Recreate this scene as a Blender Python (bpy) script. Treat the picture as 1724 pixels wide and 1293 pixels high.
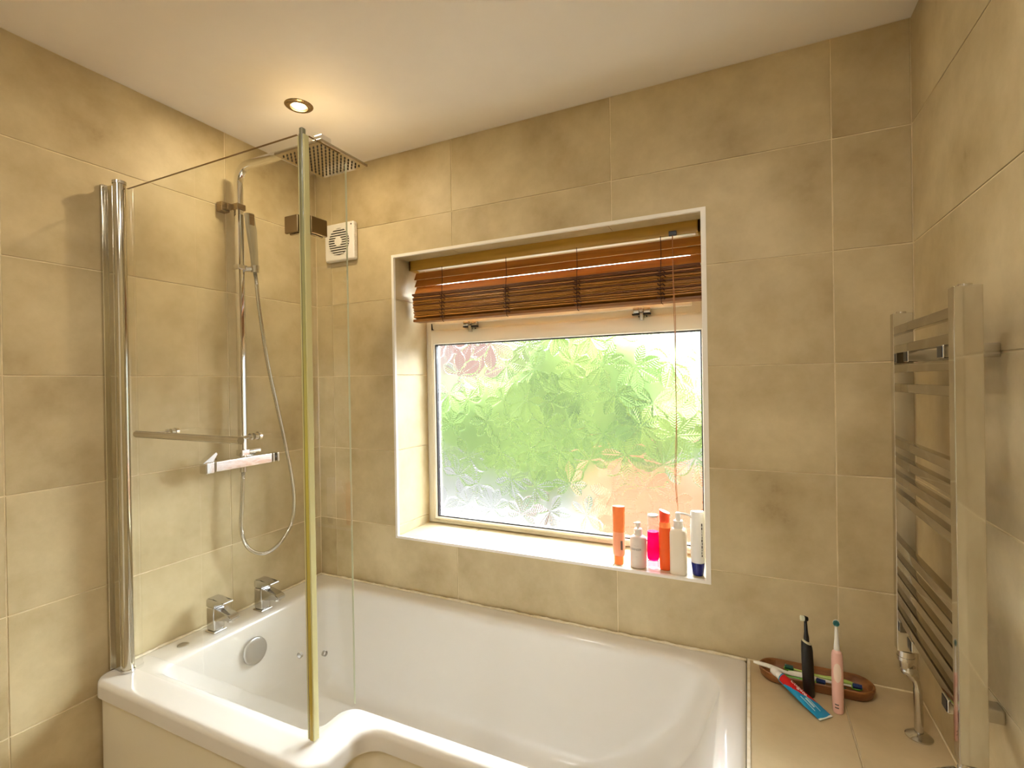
import bpy, bmesh, math, random
import numpy as np
from mathutils import Vector, Matrix
random.seed(7)
S = bpy.context.scene
for o in list(bpy.data.objects): bpy.data.objects.remove(o)
COL = S.collection

# ------------------------------------------------------------------ camera
CAM = Vector((1.68797, -1.59140, 1.37429))
YAW, PITCH, ROLL, FPX = 0.4437242, -0.0029992, -0.0162687, 837.41
def cam_dir(x, y):
    c, s = math.cos(ROLL), math.sin(ROLL); x, y = c*x - s*y, s*x + c*y
    cp, sp = math.cos(PITCH), math.sin(PITCH); fw = cp - y*sp; up = y*cp + sp
    return Vector((math.cos(YAW)*x - math.sin(YAW)*fw, math.sin(YAW)*x + math.cos(YAW)*fw, up))
F = cam_dir(0, 0); R = cam_dir(1, 0) - F; U = cam_dir(0, 1) - F
cd = bpy.data.cameras.new('camera'); cam = bpy.data.objects.new('camera', cd); COL.objects.link(cam)
cd.sensor_width = 36; cd.lens = 36*FPX/1724; cd.clip_start = 0.02
M = Matrix((( R.x, U.x, -F.x, CAM.x), (R.y, U.y, -F.y, CAM.y), (R.z, U.z, -F.z, CAM.z), (0, 0, 0, 1)))
cam.matrix_world = M; S.camera = cam

# ------------------------------------------------------------------ world, lamps, exposure
S.view_settings.view_transform = 'Standard'; S.view_settings.look = 'None'
S.view_settings.gamma = 1; S.view_settings.use_curve_mapping = False
S.view_settings.exposure = 0.28
w = bpy.data.worlds.new('sky'); S.world = w; w.use_nodes = True
bg = w.node_tree.nodes['Background']; bg.inputs[0].default_value = (0.93, 0.97, 1.0, 1); bg.inputs[1].default_value = 1.1
S.cycles.use_denoising = True
S.cycles.max_bounces = 14; S.cycles.diffuse_bounces = 6; S.cycles.glossy_bounces = 6
S.cycles.transmission_bounces = 8; S.cycles.transparent_max_bounces = 16
S.cycles.sample_clamp_indirect = 12.0
def lamp(name, kind, loc, energy, col, size=0.09, aim=None, **k):
    l = bpy.data.lights.new(name, kind); l.energy = energy; l.color = col
    if kind == 'AREA': l.shape = 'DISK'; l.size = size
    else: l.shadow_soft_size = size
    for a, b in k.items(): setattr(l, a, b)
    o = bpy.data.objects.new(name, l); COL.objects.link(o); o.location = loc
    if aim: o.rotation_euler = (Vector(aim) - Vector(loc)).to_track_quat('-Z', 'Y').to_euler()
    return o
WARM = (1.0, 0.955, 0.875)
lamp('downlight_lamp', 'AREA', (.374, -.414, 2.279), 3.2, (1.0, .80, .50), .045)
sk = lamp('sky_fill_lamp', 'AREA', (1.2, 4.3, 3.15), 2250, (.88, .95, 1.0), 7.0, aim=(1.0, -.5, 1.1)); sk.data.shape = 'RECTANGLE'; sk.data.size_y = 2.0  # added lamp outside, above the view through the pane, boosting the daylight
for i, (x, y, e) in enumerate([(1.50, -1.25, 5.4), (.55, -1.85, 5.8), (1.55, -2.15, 5)]):
    lamp('unseen_fill_lamp', 'AREA', (x, y, 2.283), e, WARM, .16)  # unseen disc lamps added behind the camera to light the room

# ------------------------------------------------------------------ materials
def lin(c): return tuple(((v/255)/12.92 if v/255 <= .04045 else ((v/255+.055)/1.055)**2.4) for v in c) + (1,)
def mat(name, col, rough=.5, metal=0, **k):
    m = bpy.data.materials.new(name); m.use_nodes = True
    b = m.node_tree.nodes['Principled BSDF']
    b.inputs['Base Color'].default_value = lin(col) if max(col) > 1 else tuple(col)+(1,)
    b.inputs['Roughness'].default_value = rough; b.inputs['Metallic'].default_value = metal
    for a, v in k.items(): b.inputs[a.replace('_', ' ')].default_value = v
    return m
def nodes(m): nt = m.node_tree; return nt, nt.nodes, nt.links, nt.nodes['Principled BSDF']
def vary(m, c1, c2, scale=6, rough=None, bump=0, detail=6, objrand=True, stretch=(1,1,1), third=None):
    nt, N, L, B = nodes(m)
    tc = N.new('ShaderNodeTexCoord'); mp = N.new('ShaderNodeMapping'); mp.inputs['Scale'].default_value = stretch
    oi = N.new('ShaderNodeObjectInfo'); mul = N.new('ShaderNodeVectorMath'); mul.operation = 'SCALE'
    cmb = N.new('ShaderNodeCombineXYZ'); 
    for i in range(3): L.new(oi.outputs['Random'], cmb.inputs[i])
    L.new(cmb.outputs[0], mul.inputs[0]); mul.inputs['Scale'].default_value = 37 if objrand else 0
    add = N.new('ShaderNodeVectorMath'); L.new(tc.outputs['Object'], mp.inputs[0])
    L.new(mp.outputs[0], add.inputs[0]); L.new(mul.outputs[0], add.inputs[1])
    n = N.new('ShaderNodeTexNoise'); n.inputs['Scale'].default_value = scale; n.inputs['Detail'].default_value = detail
    n.inputs['Roughness'].default_value = .62
    L.new(add.outputs[0], n.inputs['Vector'])
    r = N.new('ShaderNodeValToRGB'); r.color_ramp.elements[0].position = .32; r.color_ramp.elements[1].position = .68
    r.color_ramp.elements[0].color = lin(c1); r.color_ramp.elements[1].color = lin(c2)
    if third: e = r.color_ramp.elements.new(.27); e.color = lin(third)
    L.new(n.outputs['Fac'], r.inputs[0]); L.new(r.outputs[0], B.inputs['Base Color'])
    if bump:
        n2 = N.new('ShaderNodeTexNoise'); n2.inputs['Scale'].default_value = scale*9; n2.inputs['Detail'].default_value = 4
        L.new(add.outputs[0], n2.inputs['Vector'])
        bp = N.new('ShaderNodeBump'); bp.inputs['Strength'].default_value = bump; bp.inputs['Distance'].default_value = .002
        L.new(n2.outputs['Fac'], bp.inputs['Height']); L.new(bp.outputs[0], B.inputs['Normal'])
    return m
TILE = vary(mat('stone_tile', (190,165,120), .5), (172,154,115), (206,190,153), 4.4, bump=.10, third=(157,138,98), detail=10)
LEDGE_TILE = vary(mat('ledge_tile', (190,165,120), .4), (186,166,128), (206,186,148), 5, bump=.06)
GROUT = vary(mat('grout', (222,205,168), .8), (214,198,160), (236,222,190), 20)
CEIL = vary(mat('ceiling_paint', (236,228,218), .75), (233,225,215), (240,233,224), 2, objrand=False)
ACRYL = mat('white_acrylic', (224,220,213), .18, Coat_Weight=.4, Coat_Roughness=.05)
PANEL = mat('cream_panel', (226,218,196), .3)
SEAL = vary(mat('sealant', (230,220,196), .5), (214,198,160), (238,230,212), 30, objrand=False)
TAPC = mat('tap_chrome', (.60,.60,.60), .13, 1)
RADC = mat('radiator_chrome', (.60,.57,.52), .07, 1)
BARC = mat('bar_chrome_dark_reflection', (.42,.38,.31), .08, 1)  # chrome darkened: the dim room the bars mirror is put into the colour
POSTC = mat('post_chrome', (.60,.57,.48), .12, 1)
CHROME = mat('chrome', (.80,.80,.80), .07, 1)
CHROME_B = mat('worn_chrome', (.62,.60,.56), .16, 1)
SATIN = mat('satin_chrome', (.55,.55,.54), .32, 1)
BROWN_METAL = mat('brown_metal', (.33,.24,.13), .25, 1)
DARK = mat('dark_plastic', (18,14,12), .35)
WHITEP = mat('white_plastic', (236,232,226), .35)
UPVC = mat('upvc', (238,232,216), .28)
TRIM = mat('white_trim', (242,238,230), .35)
BLACKR = mat('black_gasket', (28,24,30), .5)
def wood(name, c1, c2, rough=.35, trans=0, axis=(1,14,14), sc=5):
    m = vary(mat(name, c1, rough), c1, c2, sc, stretch=axis)
    if trans:
        nt, N, L, B = nodes(m); t = N.new('ShaderNodeBsdfTranslucent'); t.inputs[0].default_value = lin((226,120,30))
        mx = N.new('ShaderNodeMixShader'); mx.inputs[0].default_value = trans
        out = [n for n in N if n.type == 'OUTPUT_MATERIAL'][0]
        L.new(B.outputs[0], mx.inputs[1]); L.new(t.outputs[0], mx.inputs[2]); L.new(mx.outputs[0], out.inputs[0])
    return m
SLAT = wood('blind_slat_wood', (138,84,18), (176,112,32), .4, .12)
STACK = wood('blind_stack_wood', (150,98,32), (182,126,48), .35, .05)
STACKD = wood('blind_dark_wood', (96,52,18), (134,80,30), .45)
VAL = wood('valance_wood', (160,122,36), (178,138,48), .4)
TRAYW = wood('tray_wood', (112,68,30), (152,100,52), .4, axis=(2,12,12), sc=6)
def clear_glass(name, tint, refl=1.0, ior=1.5):
    m = bpy.data.materials.new(name); m.use_nodes = True; nt = m.node_tree; N, L = nt.nodes, nt.links; N.clear()
    out = N.new('ShaderNodeOutputMaterial'); tr = N.new('ShaderNodeBsdfTransparent'); tr.inputs[0].default_value = tuple(tint)+(1,)
    gl = N.new('ShaderNodeBsdfGlossy'); gl.inputs['Roughness'].default_value = .0
    fr = N.new('ShaderNodeFresnel'); fr.inputs[0].default_value = ior; ge = N.new('ShaderNodeNewGeometry')
    inv = N.new('ShaderNodeMath'); inv.operation = 'SUBTRACT'; inv.inputs[0].default_value = 1; L.new(ge.outputs['Backfacing'], inv.inputs[1])
    mu = N.new('ShaderNodeMath'); mu.operation = 'MULTIPLY'; L.new(fr.outputs[0], mu.inputs[0]); L.new(inv.outputs[0], mu.inputs[1])
    mu2 = N.new('ShaderNodeMath'); mu2.operation = 'MULTIPLY'; L.new(mu.outputs[0], mu2.inputs[0]); mu2.inputs[1].default_value = refl
    mx = N.new('ShaderNodeMixShader'); L.new(mu2.outputs[0], mx.inputs[0]); L.new(tr.outputs[0], mx.inputs[1]); L.new(gl.outputs[0], mx.inputs[2])
    L.new(mx.outputs[0], out.inputs[0]); return m
SGLASS = clear_glass('screen_glass', (.987,.992,.978), 1.7)
# the aged plastic seal strip: greenish grey at the top, yellowed lower down
SEALSTRIP = mat('yellowed_seal', (170,160,90), .25, Coat_Weight=.5)
nt, N, L, B = nodes(SEALSTRIP)
ge = N.new('ShaderNodeNewGeometry'); sx = N.new('ShaderNodeSeparateXYZ'); L.new(ge.outputs['Position'], sx.inputs[0])
mr = N.new('ShaderNodeMapRange'); mr.inputs[1].default_value = .57; mr.inputs[2].default_value = 1.95; L.new(sx.outputs['Z'], mr.inputs[0])
rp = N.new('ShaderNodeValToRGB'); L.new(mr.outputs[0], rp.inputs[0])
rp.color_ramp.elements[0].color = lin((176,150,52)); rp.color_ramp.elements[1].color = lin((122,122,98))
e = rp.color_ramp.elements.new(.45); e.color = lin((184,174,80)); e = rp.color_ramp.elements.new(.75); e.color = lin((150,148,100))
L.new(rp.outputs[0], B.inputs['Base Color'])
EDGE = mat('seal_edge', (196,190,140), .2)

# ------------------------------------------------------------------ geometry helpers
def tag(o, label=None, cat=None, group=None, kind=None):
    for k, v in (('label', label), ('category', cat), ('group', group), ('kind', kind)):
        if v: o[k] = v
    return o
def thing(name, loc, label, cat, group=None):
    o = bpy.data.objects.new(name, None); COL.objects.link(o); o.location = loc; o.empty_display_size = .05
    return tag(o, label, cat, group)
def wloc(o):
    v = Vector((0,0,0))
    while o: v += o.location; o = o.parent
    return v
def put(name, bm, m, parent=None, smooth=35, label=None, kind=None, origin=None, flip=False):
    bmesh.ops.remove_doubles(bm, verts=bm.verts, dist=1e-6)
    if flip is not None: bmesh.ops.recalc_face_normals(bm, faces=bm.faces)
    vs = [v.co for v in bm.verts]
    if origin is None:
        lo = [min(v[i] for v in vs) for i in range(3)]; hi = [max(v[i] for v in vs) for i in range(3)]
        origin = Vector(((lo[0]+hi[0])/2, (lo[1]+hi[1])/2, lo[2]))
    origin = Vector(origin)
    for v in bm.verts: v.co -= origin
    me = bpy.data.meshes.new(name); bm.to_mesh(me); bm.free()
    if smooth:
        for p in me.polygons: p.use_smooth = True
        me.set_sharp_from_angle(angle=math.radians(smooth))
        if len(me.polygons) < 2600:                     # area-weighted normals keep flat faces flat
            at_ = [[] for _ in me.vertices]
            for p in me.polygons:
                for vi in p.vertices: at_[vi].append(p.index)
            NN = [p.normal.copy() for p in me.polygons]; AA = [p.area for p in me.polygons]; cs = math.cos(math.radians(max(smooth, 50))); cn = [None]*len(me.loops)
            for p in me.polygons:
                for li in p.loop_indices:
                    n_ = Vector((0, 0, 0))
                    for q_ in at_[me.loops[li].vertex_index]:
                        if NN[q_].dot(NN[p.index]) > cs: n_ += NN[q_]*AA[q_]
                    cn[li] = tuple(n_.normalized()) if n_.length > 1e-12 else tuple(NN[p.index])
            me.normals_split_custom_set(cn)
    for mm in (m if isinstance(m, (list, tuple)) else [m]): me.materials.append(mm)
    o = bpy.data.objects.new(name, me); COL.objects.link(o)
    if parent: o.parent = parent; o.location = origin - wloc(parent)
    else: o.location = origin
    if label: o['label'] = label
    if kind: o['kind'] = kind
    return o
def BM(): return bmesh.new()
def box(bm, x0, x1, y0, y1, z0, z1, bev=0, seg=2, mt=None, mi=0):
    r = bmesh.ops.create_cube(bm, size=1)
    vs = r['verts']
    for v in vs: v.co = Vector((x0+(v.co.x+.5)*(x1-x0), y0+(v.co.y+.5)*(y1-y0), z0+(v.co.z+.5)*(z1-z0)))
    fs = list({f for v in vs for f in v.link_faces})
    if bev:
        es = list({e for v in vs for e in v.link_edges})
        g = bmesh.ops.bevel(bm, geom=es, offset=bev, segments=seg, affect='EDGES', profile=.5)
        vs = list({v for f in g['faces'] for v in f.verts} | {v for v in vs if v.is_valid})
        fs = list({f for v in vs for f in v.link_faces})
    for f in fs: f.material_index = mi
    if mt is not None:
        for v in vs: v.co = mt @ v.co
    return vs
def cyl(bm, p0, p1, r0, r1=None, seg=20, cap=True):
    if r1 is None: r1 = r0
    p0, p1 = Vector(p0), Vector(p1); d = (p1-p0); q = d.to_track_quat('Z', 'Y').to_matrix()
    A = [bm.verts.new(p0 + q @ Vector((r0*math.cos(a), r0*math.sin(a), 0))) for a in [2*math.pi*i/seg for i in range(seg)]]
    Bv = [bm.verts.new(p1 + q @ Vector((r1*math.cos(a), r1*math.sin(a), 0))) for a in [2*math.pi*i/seg for i in range(seg)]]
    for i in range(seg): bm.faces.new((A[i], A[(i+1)%seg], Bv[(i+1)%seg], Bv[i]))
    if cap: bm.faces.new(A[::-1]); bm.faces.new(Bv)
def lathe(bm, prof, seg=24, mt=None, sx=1, sy=1, sq=0):
    """profile of (r, z) about the z axis; sq > 0 squares the section off"""
    mt = mt or Matrix(); rings = []
    for r, z in prof:
        ring = []
        for i in range(seg):
            a = 2*math.pi*(i+.5)/seg; c, s = math.cos(a), math.sin(a)
            k = 1.0 if not sq else 1/((abs(c)**sq + abs(s)**sq)**(1/sq))
            ring.append(bm.verts.new(mt @ Vector((r*k*c*sx, r*k*s*sy, z))))
        rings.append(ring)
    for a, b in zip(rings, rings[1:]):
        for i in range(seg): bm.faces.new((a[i], a[(i+1)%seg], b[(i+1)%seg], b[i]))
    bm.faces.new(rings[0][::-1]); bm.faces.new(rings[-1])
def sweep(bm, pts, rad, seg=10, sx=1, sy=1, sq=0, up=(0,0,1), cap=True):
    pts = [Vector(p) for p in pts]; n = len(pts); rings = []
    T0 = (pts[1]-pts[0]).normalized(); u = Vector(up); u = (u - u.dot(T0)*T0)
    if u.length < .01: u = Vector((0,1,0)); u = (u - u.dot(T0)*T0)
    u.normalize()
    for i, p in enumerate(pts):
        T = (pts[min(i+1, n-1)] - pts[max(i-1, 0)]).normalized()
        u = (u - u.dot(T)*T).normalized(); v = T.cross(u)
        r = rad(i) if callable(rad) else rad
        ring = []
        for j in range(seg):
            a = 2*math.pi*(j+.5)/seg; c, s = math.cos(a), math.sin(a)
            k = 1.0 if not sq else 1/((abs(c)**sq + abs(s)**sq)**(1/sq))
            ring.append(bm.verts.new(p + u*(c*r*k*sx) + v*(s*r*k*sy)))
        rings.append(ring)
    for a, b in zip(rings, rings[1:]):
        for i in range(seg): bm.faces.new((a[i], a[(i+1)%seg], b[(i+1)%seg], b[i]))
    if cap: bm.faces.new(rings[0][::-1]); bm.faces.new(rings[-1])
def catmull(P, n=12):
    P = [Vector(p) for p in P]; P = [2*P[0]-P[1]] + P + [2*P[-1]-P[-2]]; out = []
    for i in range(1, len(P)-2):
        a, b, c, d = P[i-1:i+3]
        for k in range(n):
            t = k/n; out.append(.5*((2*b)+(c-a)*t+(2*a-5*b+4*c-d)*t*t+(3*b-a-3*c+d)*t**3))
    out.append(P[-2]); return out
def prism(bm, poly, w0, w1, f):
    """extrude a 2-D polygon from w0 to w1; f maps (u, v, w) to a point"""
    A = [bm.verts.new(f(u, v, w0)) for u, v in poly]; Bv = [bm.verts.new(f(u, v, w1)) for u, v in poly]; n = len(poly)
    for i in range(n): bm.faces.new((A[i], A[(i+1)%n], Bv[(i+1)%n], Bv[i]))
    bm.faces.new(A[::-1]); bm.faces.new(Bv)
def cells(bm, us, vs, keep, w0, w1, f):
    """a slab of the grid cells for which keep(u, v) holds, as one closed solid"""
    nu, nv = len(us)-1, len(vs)-1
    K = [[keep((us[i]+us[i+1])/2, (vs[j]+vs[j+1])/2) for j in range(nv)] for i in range(nu)]
    V = {}
    def vt(i, j, w):
        if (i, j, w) not in V: V[(i, j, w)] = bm.verts.new(f(us[i], vs[j], w0 if w == 0 else w1))
        return V[(i, j, w)]
    for i in range(nu):
        for j in range(nv):
            if not K[i][j]: continue
            bm.faces.new([vt(i,j,0), vt(i+1,j,0), vt(i+1,j+1,0), vt(i,j+1,0)])
            bm.faces.new([vt(i,j,1), vt(i,j+1,1), vt(i+1,j+1,1), vt(i+1,j,1)])
            for di, dj, a, b in ((-1,0,(0,0),(0,1)), (1,0,(1,0),(1,1)), (0,-1,(0,0),(1,0)), (0,1,(0,1),(1,1))):
                ii, jj = i+di, j+dj
                if 0 <= ii < nu and 0 <= jj < nv and K[ii][jj]: continue
                p, q = (i+a[0], j+a[1]), (i+b[0], j+b[1])
                bm.faces.new([vt(*p,0), vt(*q,0), vt(*q,1), vt(*p,1)])
TCACHE = {}
def tiles(parent, ju, jv, f, hole=None, depth=.0035, m=None, g=.0016, key=''):
    """individual tiles between the joint lines ju, jv; front face at w = 0, back at w = depth"""
    for u0, u1 in zip(ju, ju[1:]):
        for v0, v1 in zip(jv, jv[1:]):
            a, b, c, d = u0+g, u1-g, v0+g, v1-g
            if b-a < .004 or d-c < .004: continue
            us, vs = [a, b], [c, d]; keep = lambda u, v: True
            if hole and a < hole[1] and b > hole[0] and c < hole[3] and d > hole[2]:
                h = hole
                us = sorted({a, b} | {x for x in h[:2] if a < x < b}); vs = sorted({c, d} | {x for x in h[2:] if c < x < d})
                keep = lambda u, v: not (h[0] < u < h[1] and h[2] < v < h[3])
                if not any(keep((us[i]+us[i+1])/2, (vs[j]+vs[j+1])/2) for i in range(len(us)-1) for j in range(len(vs)-1)): continue
            cu, cv = (a+b)/2, (c+d)/2
            k = (key, round(b-a, 4), round(d-c, 4)) if len(us) == 2 and len(vs) == 2 else None
            o = f(cu, cv, 0)
            if k and k in TCACHE:
                ob = bpy.data.objects.new('tile', TCACHE[k]); COL.objects.link(ob); ob.parent = parent; ob.location = o - wloc(parent)
            else:
                bm = BM(); cells(bm, us, vs, keep, 0, depth, f)
                if len(us) == 2 and len(vs) == 2:
                    fr = [e for e in bm.edges if all((v.co - f(cu, cv, depth)).dot((f(cu, cv, 0)-f(cu, cv, depth)).normalized()) > depth*.9 for v in e.verts)]
                    bmesh.ops.bevel(bm, geom=fr, offset=.0008, segments=1, affect='EDGES')
                ob = put('tile', bm, m or TILE, parent, smooth=0, origin=o)
                if k: TCACHE[k] = ob.data
def struct(name, bm, m, label=None, smooth=0):
    o = put(name, bm, m, None, smooth=smooth, kind='structure'); 
    if label: o['label'] = label
    return o
def text(s, size, m, parent, mt, name='lettering', depth=.0002):
    c = bpy.data.curves.new(name, 'FONT'); c.body = s; c.size = size; c.extrude = depth; c.align_x = 'CENTER'; c.align_y = 'CENTER'
    t = bpy.data.objects.new(name, c); COL.objects.link(t)
    me = bpy.data.meshes.new_from_object(t.evaluated_get(bpy.context.evaluated_depsgraph_get()))
    bpy.data.objects.remove(t)
    bm = BM(); bm.from_mesh(me); bpy.data.meshes.remove(me)
    bmesh.ops.transform(bm, matrix=mt, verts=bm.verts)
    return put(name, bm, m, parent, smooth=0, flip=None)

# ------------------------------------------------------------------ room shell
W, H, YF = 2.0735, 2.2895, -2.75
WX0, WX1, WZ0, WZ1 = .410, 1.5755, .7650, 1.8865        # window opening
RD = .222                                                # depth of the reveal
rows = [0, .2003, .5033, .8063, 1.1093, 1.4123, 1.7153, 2.0183, H]
bm = BM(); box(bm, -.15, W+.15, YF-.15, .30, -.10, 0); fl = struct('floor', bm, GROUT, 'tiled bathroom floor below the bath')
FLOORT = vary(mat('floor_tile', (170,150,118), .4), (150,132,104), (182,164,132), 4)
tiles(fl, [0, .45, 1.05, 1.65, W], [YF, -2.45, -1.85, -1.25, -.843], lambda u, v, w: Vector((u, v, .004-w)), m=FLOORT, key='fl')
bm = BM(); box(bm, -.15, W+.15, YF-.15, .30, H, H+.12); struct('ceiling', bm, CEIL, 'smooth pale painted ceiling above the tiled walls')
# back wall, with the window opening
fb = lambda u, v, w: Vector((u, w, v))
bm = BM()
cells(bm, [-.15, WX0, WX1, W+.15], [0, WZ0, WZ1, H], lambda u, v: not (WX0 < u < WX1 and WZ0 < v < WZ1), .0018, .30, fb)
wb = struct('wall_back', bm, GROUT, 'beige tiled wall around the window')
tiles(wb, [0, .0905, .6935, 1.2965, 1.8995, W], rows, fb, hole=(WX0-.001, WX1+.001, WZ0-.001, WZ1+.001), key='b')
# tiled reveal and sill (children of the back wall)
tiles(wb, [.008, RD], [WZ0+.003, .8063, 1.1093, 1.4123, 1.7153, WZ1-.003], lambda u, v, w: Vector((WX0+.0035-w, u, v)), key='rl')
tiles(wb, [.008, RD], [WZ0+.003, .8063, 1.1093, 1.4123, 1.7153, WZ1-.003], lambda u, v, w: Vector((WX1-.0035+w, u, v)), key='rr')
tiles(wb, [WX0+.004, .676, 1.279, WX1-.004], [.008, RD], lambda u, v, w: Vector((u, v, WZ0+.0035-w)), key='rs')
tiles(wb, [WX0+.004, .676, 1.279, WX1-.004], [.008, RD], lambda u, v, w: Vector((u, v, WZ1-.0035+w)), key='rt')
# white edge trim round the opening
bm = BM(); t = .0075
cells(bm, [WX0-.003, WX0+t, WX1-t-.003, WX1+.004], [WZ0-.004, WZ0+t-.002, WZ1-t, WZ1+.003], lambda u, v: not (WX0+t < u < WX1-t-.003 and WZ0+t-.002 < v < WZ1-t), -.0015, .010, fb)
struct('trim_1', bm, TRIM, 'thin white tile edging around the window recess')
# left wall
flw = lambda u, v, w: Vector((-w, u, v))
bm = BM(); box(bm, -.15, -.0018, YF, .0018, 0, H); wl = struct('wall_left', bm, GROUT, 'beige tiled wall behind the shower')
tiles(wl, [YF, -2.2194, -1.6164, -1.0134, -.4128, 0], rows, flw, key='l')
frw = lambda u, v, w: Vector((W+w, u, v))
bm = BM(); box(bm, W+.0018, W+.15, YF, .0018, 0, H); wr = struct('wall_right', bm, GROUT, 'beige tiled wall behind the chrome towel rail')
tiles(wr, [YF, -2.03, -1.43, -.83, 0], rows, frw, key='r')
# front wall with door (behind the camera; gives the mirrors something true to show)
ff = lambda u, v, w: Vector((u, YF-w, v))
bm = BM(); cells(bm, [-.15, .35, 1.15, W+.15], [0, 2.02, H], lambda u, v: not (.35 < u < 1.15 and v < 2.02), .0018, .12, ff)
wf = struct('wall_front', bm, GROUT, 'beige tiled wall with the door')
tiles(wf, [0, .35, 1.15, 1.75, W], rows, ff, hole=(.28, 1.22, -1, 2.09), key='f')
bm = BM(); box(bm, .35, 1.15, YF-.06, YF-.02, 0.005, 2.02)
d1 = struct('door_1', bm, TRIM, 'white panelled bathroom door')
bm = BM()
for z0, z1 in ((.15, .9), (1.05, 1.9)):
    for x0, x1 in ((.43, .72), (.78, 1.07)): box(bm, x0, x1, YF-.021, YF-.012, z0, z1, .006)
put('door_panel', bm, TRIM, d1)
bm = BM(); cyl(bm, (1.09, YF-.02, 1.0), (1.09, YF+.03, 1.0), .01); cyl(bm, (1.09, YF+.03, 1.0), (.98, YF+.03, 1.0), .009); put('door_handle', bm, CHROME, d1)
bm = BM(); cells(bm, [.28, .35, 1.15, 1.22], [0, 2.02, 2.09], lambda u, v: not (.35 < u < 1.15 and v < 2.02), -.015, .0, ff)
struct('trim_2', bm, TRIM, 'white door frame')
# tiled ledge at the end of the bath
LX, LYF = 1.6775, -.69
bm = BM(); box(bm, LX, W, LYF, -.0005, 0, .5555)
ld = struct('wall_ledge', bm, GROUT, 'low tiled ledge between the bath and the right wall')
tiles(ld, [LX, 1.894, W], [LYF, -.603, -.0005], lambda u, v, w: Vector((u, v, .5595-w)), m=LEDGE_TILE, key='ld', depth=.004)
tiles(ld, [LX, 1.894, W], [0, .2003, .5033, .5590], lambda u, v, w: Vector((u, LYF-.004+w, v)), m=LEDGE_TILE, key='ldf')
bm = BM(); box(bm, LX-.0035, LX+.0045, LYF-.004, -.001, .548, .5625, .001); struct('trim_3', bm, SEAL, 'cream edging strip between the bath and the ledge')
# grout bead where the ledge meets the walls
bm = BM(); sweep(bm, [(LX+.004+i*.0395, -.002, .5605+random.uniform(-.0006, .0006)) for i in range(11)], .0022, 6)
sweep(bm, [(W-.002, -.002-i*.0685, .5605) for i in range(11)], .002, 6); struct('trim_4', bm, GROUT, 'pale grout bead along the back of the ledge')

# ------------------------------------------------------------------ window
win = thing('window_1', (.99, .24, WZ0), 'white framed window with leaf patterned frosted glass above the bath', 'window')
del win['category']; win['kind'] = 'structure'
X0, X1 = WX0, WX1
def frame(bm, x0, x1, z0, z1, l, r, b, tt, y0, y1, bev=.003):
    """four mitred members; the chamfer faces the room"""
    O = [(x0, z0), (x1, z0), (x1, z1), (x0, z1)]; I = [(x0+l, z0+b), (x1-r, z0+b), (x1-r, z1-tt), (x0+l, z1-tt)]
    def ring(P, y): return [bm.verts.new((p[0], y, p[1])) for p in P]
    def off(P, d): c = [(-1,-1), (1,-1), (1,1), (-1,1)]; return [(p[0]+c[i][0]*d, p[1]+c[i][1]*d) for i, p in enumerate(P)]
    rs = [ring(O, y1), ring(O, y0+bev), ring(off(O, -bev), y0), ring(off(I, bev), y0), ring(I, y0+bev), ring(I, y1)]
    for a, b_ in zip(rs, rs[1:]+rs[:1]):
        for i in range(4): bm.faces.new((a[i], a[(i+1)%4], b_[(i+1)%4], b_[i]))
bm = BM(); frame(bm, X0, X1, WZ0+.003, WZ1-.003, .036, .030, .024, .030, .226, .285)
box(bm, X0+.034, X1-.028, .226, .285, 1.600, 1.655, .003); put('frame', bm, UPVC, win)
bm = BM(); frame(bm, X0+.031, X1-.012, .784, 1.604, .018, .018, .014, .060, .213, .262, .005); sash = put('sash', bm, UPVC, win)
bm = BM(); frame(bm, .4595, 1.5460, .7985, 1.5445, .0045, .0045, .0045, .0045, .221, .240, .001); put('gasket', bm, BLACKR, sash)
bm = BM(); frame(bm, X0+.031, X1-.025, 1.650, WZ1-.028, .038, .038, .034, .034, .213, .262, .005); fan_sash = put('fanlight_sash', bm, UPVC, win)
bm = BM(); box(bm, X0+.06, X1-.06, .205, .226, 1.628, 1.652, .003); put('frame_strip', bm, UPVC, win)
for x, hook in ((.653, 1), (1.351, 1)):
    bm = BM(); box(bm, x-.030, x-.006, .182, .213, 1.612, 1.632, .004); box(bm, x+.006, x+.030, .190, .212, 1.612, 1.630, .002)
    cyl(bm, (x, .180, 1.622), (x, .213, 1.622), .0075, seg=14); box(bm, x-.007, x+.007, .186, .204, 1.586, 1.614, .003)
    h = put('stay_fitting', bm, CHROME_B, win)
    bm = BM(); box(bm, x-.034, x+.030, .1905, .2095, 1.6065, 1.6115)
    for dx in (-.013, .014): cyl(bm, (x+dx, .2095, 1.602), (x+dx, .2135, 1.602), .0025, seg=8)
    put('dark_slot', bm, DARK, h)
bm = BM(); prism(bm, [(.449, 1.606), (.462, 1.606), (.455, 1.612), (.452, 1.634), (.449, 1.634)], .209, .2125, lambda u, v, w_: Vector((u, w_, v))); put('corner_gap_shade', bm, DARK, win, smooth=0)  # solid dark wedge stands in for the shade inside the gap
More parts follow.
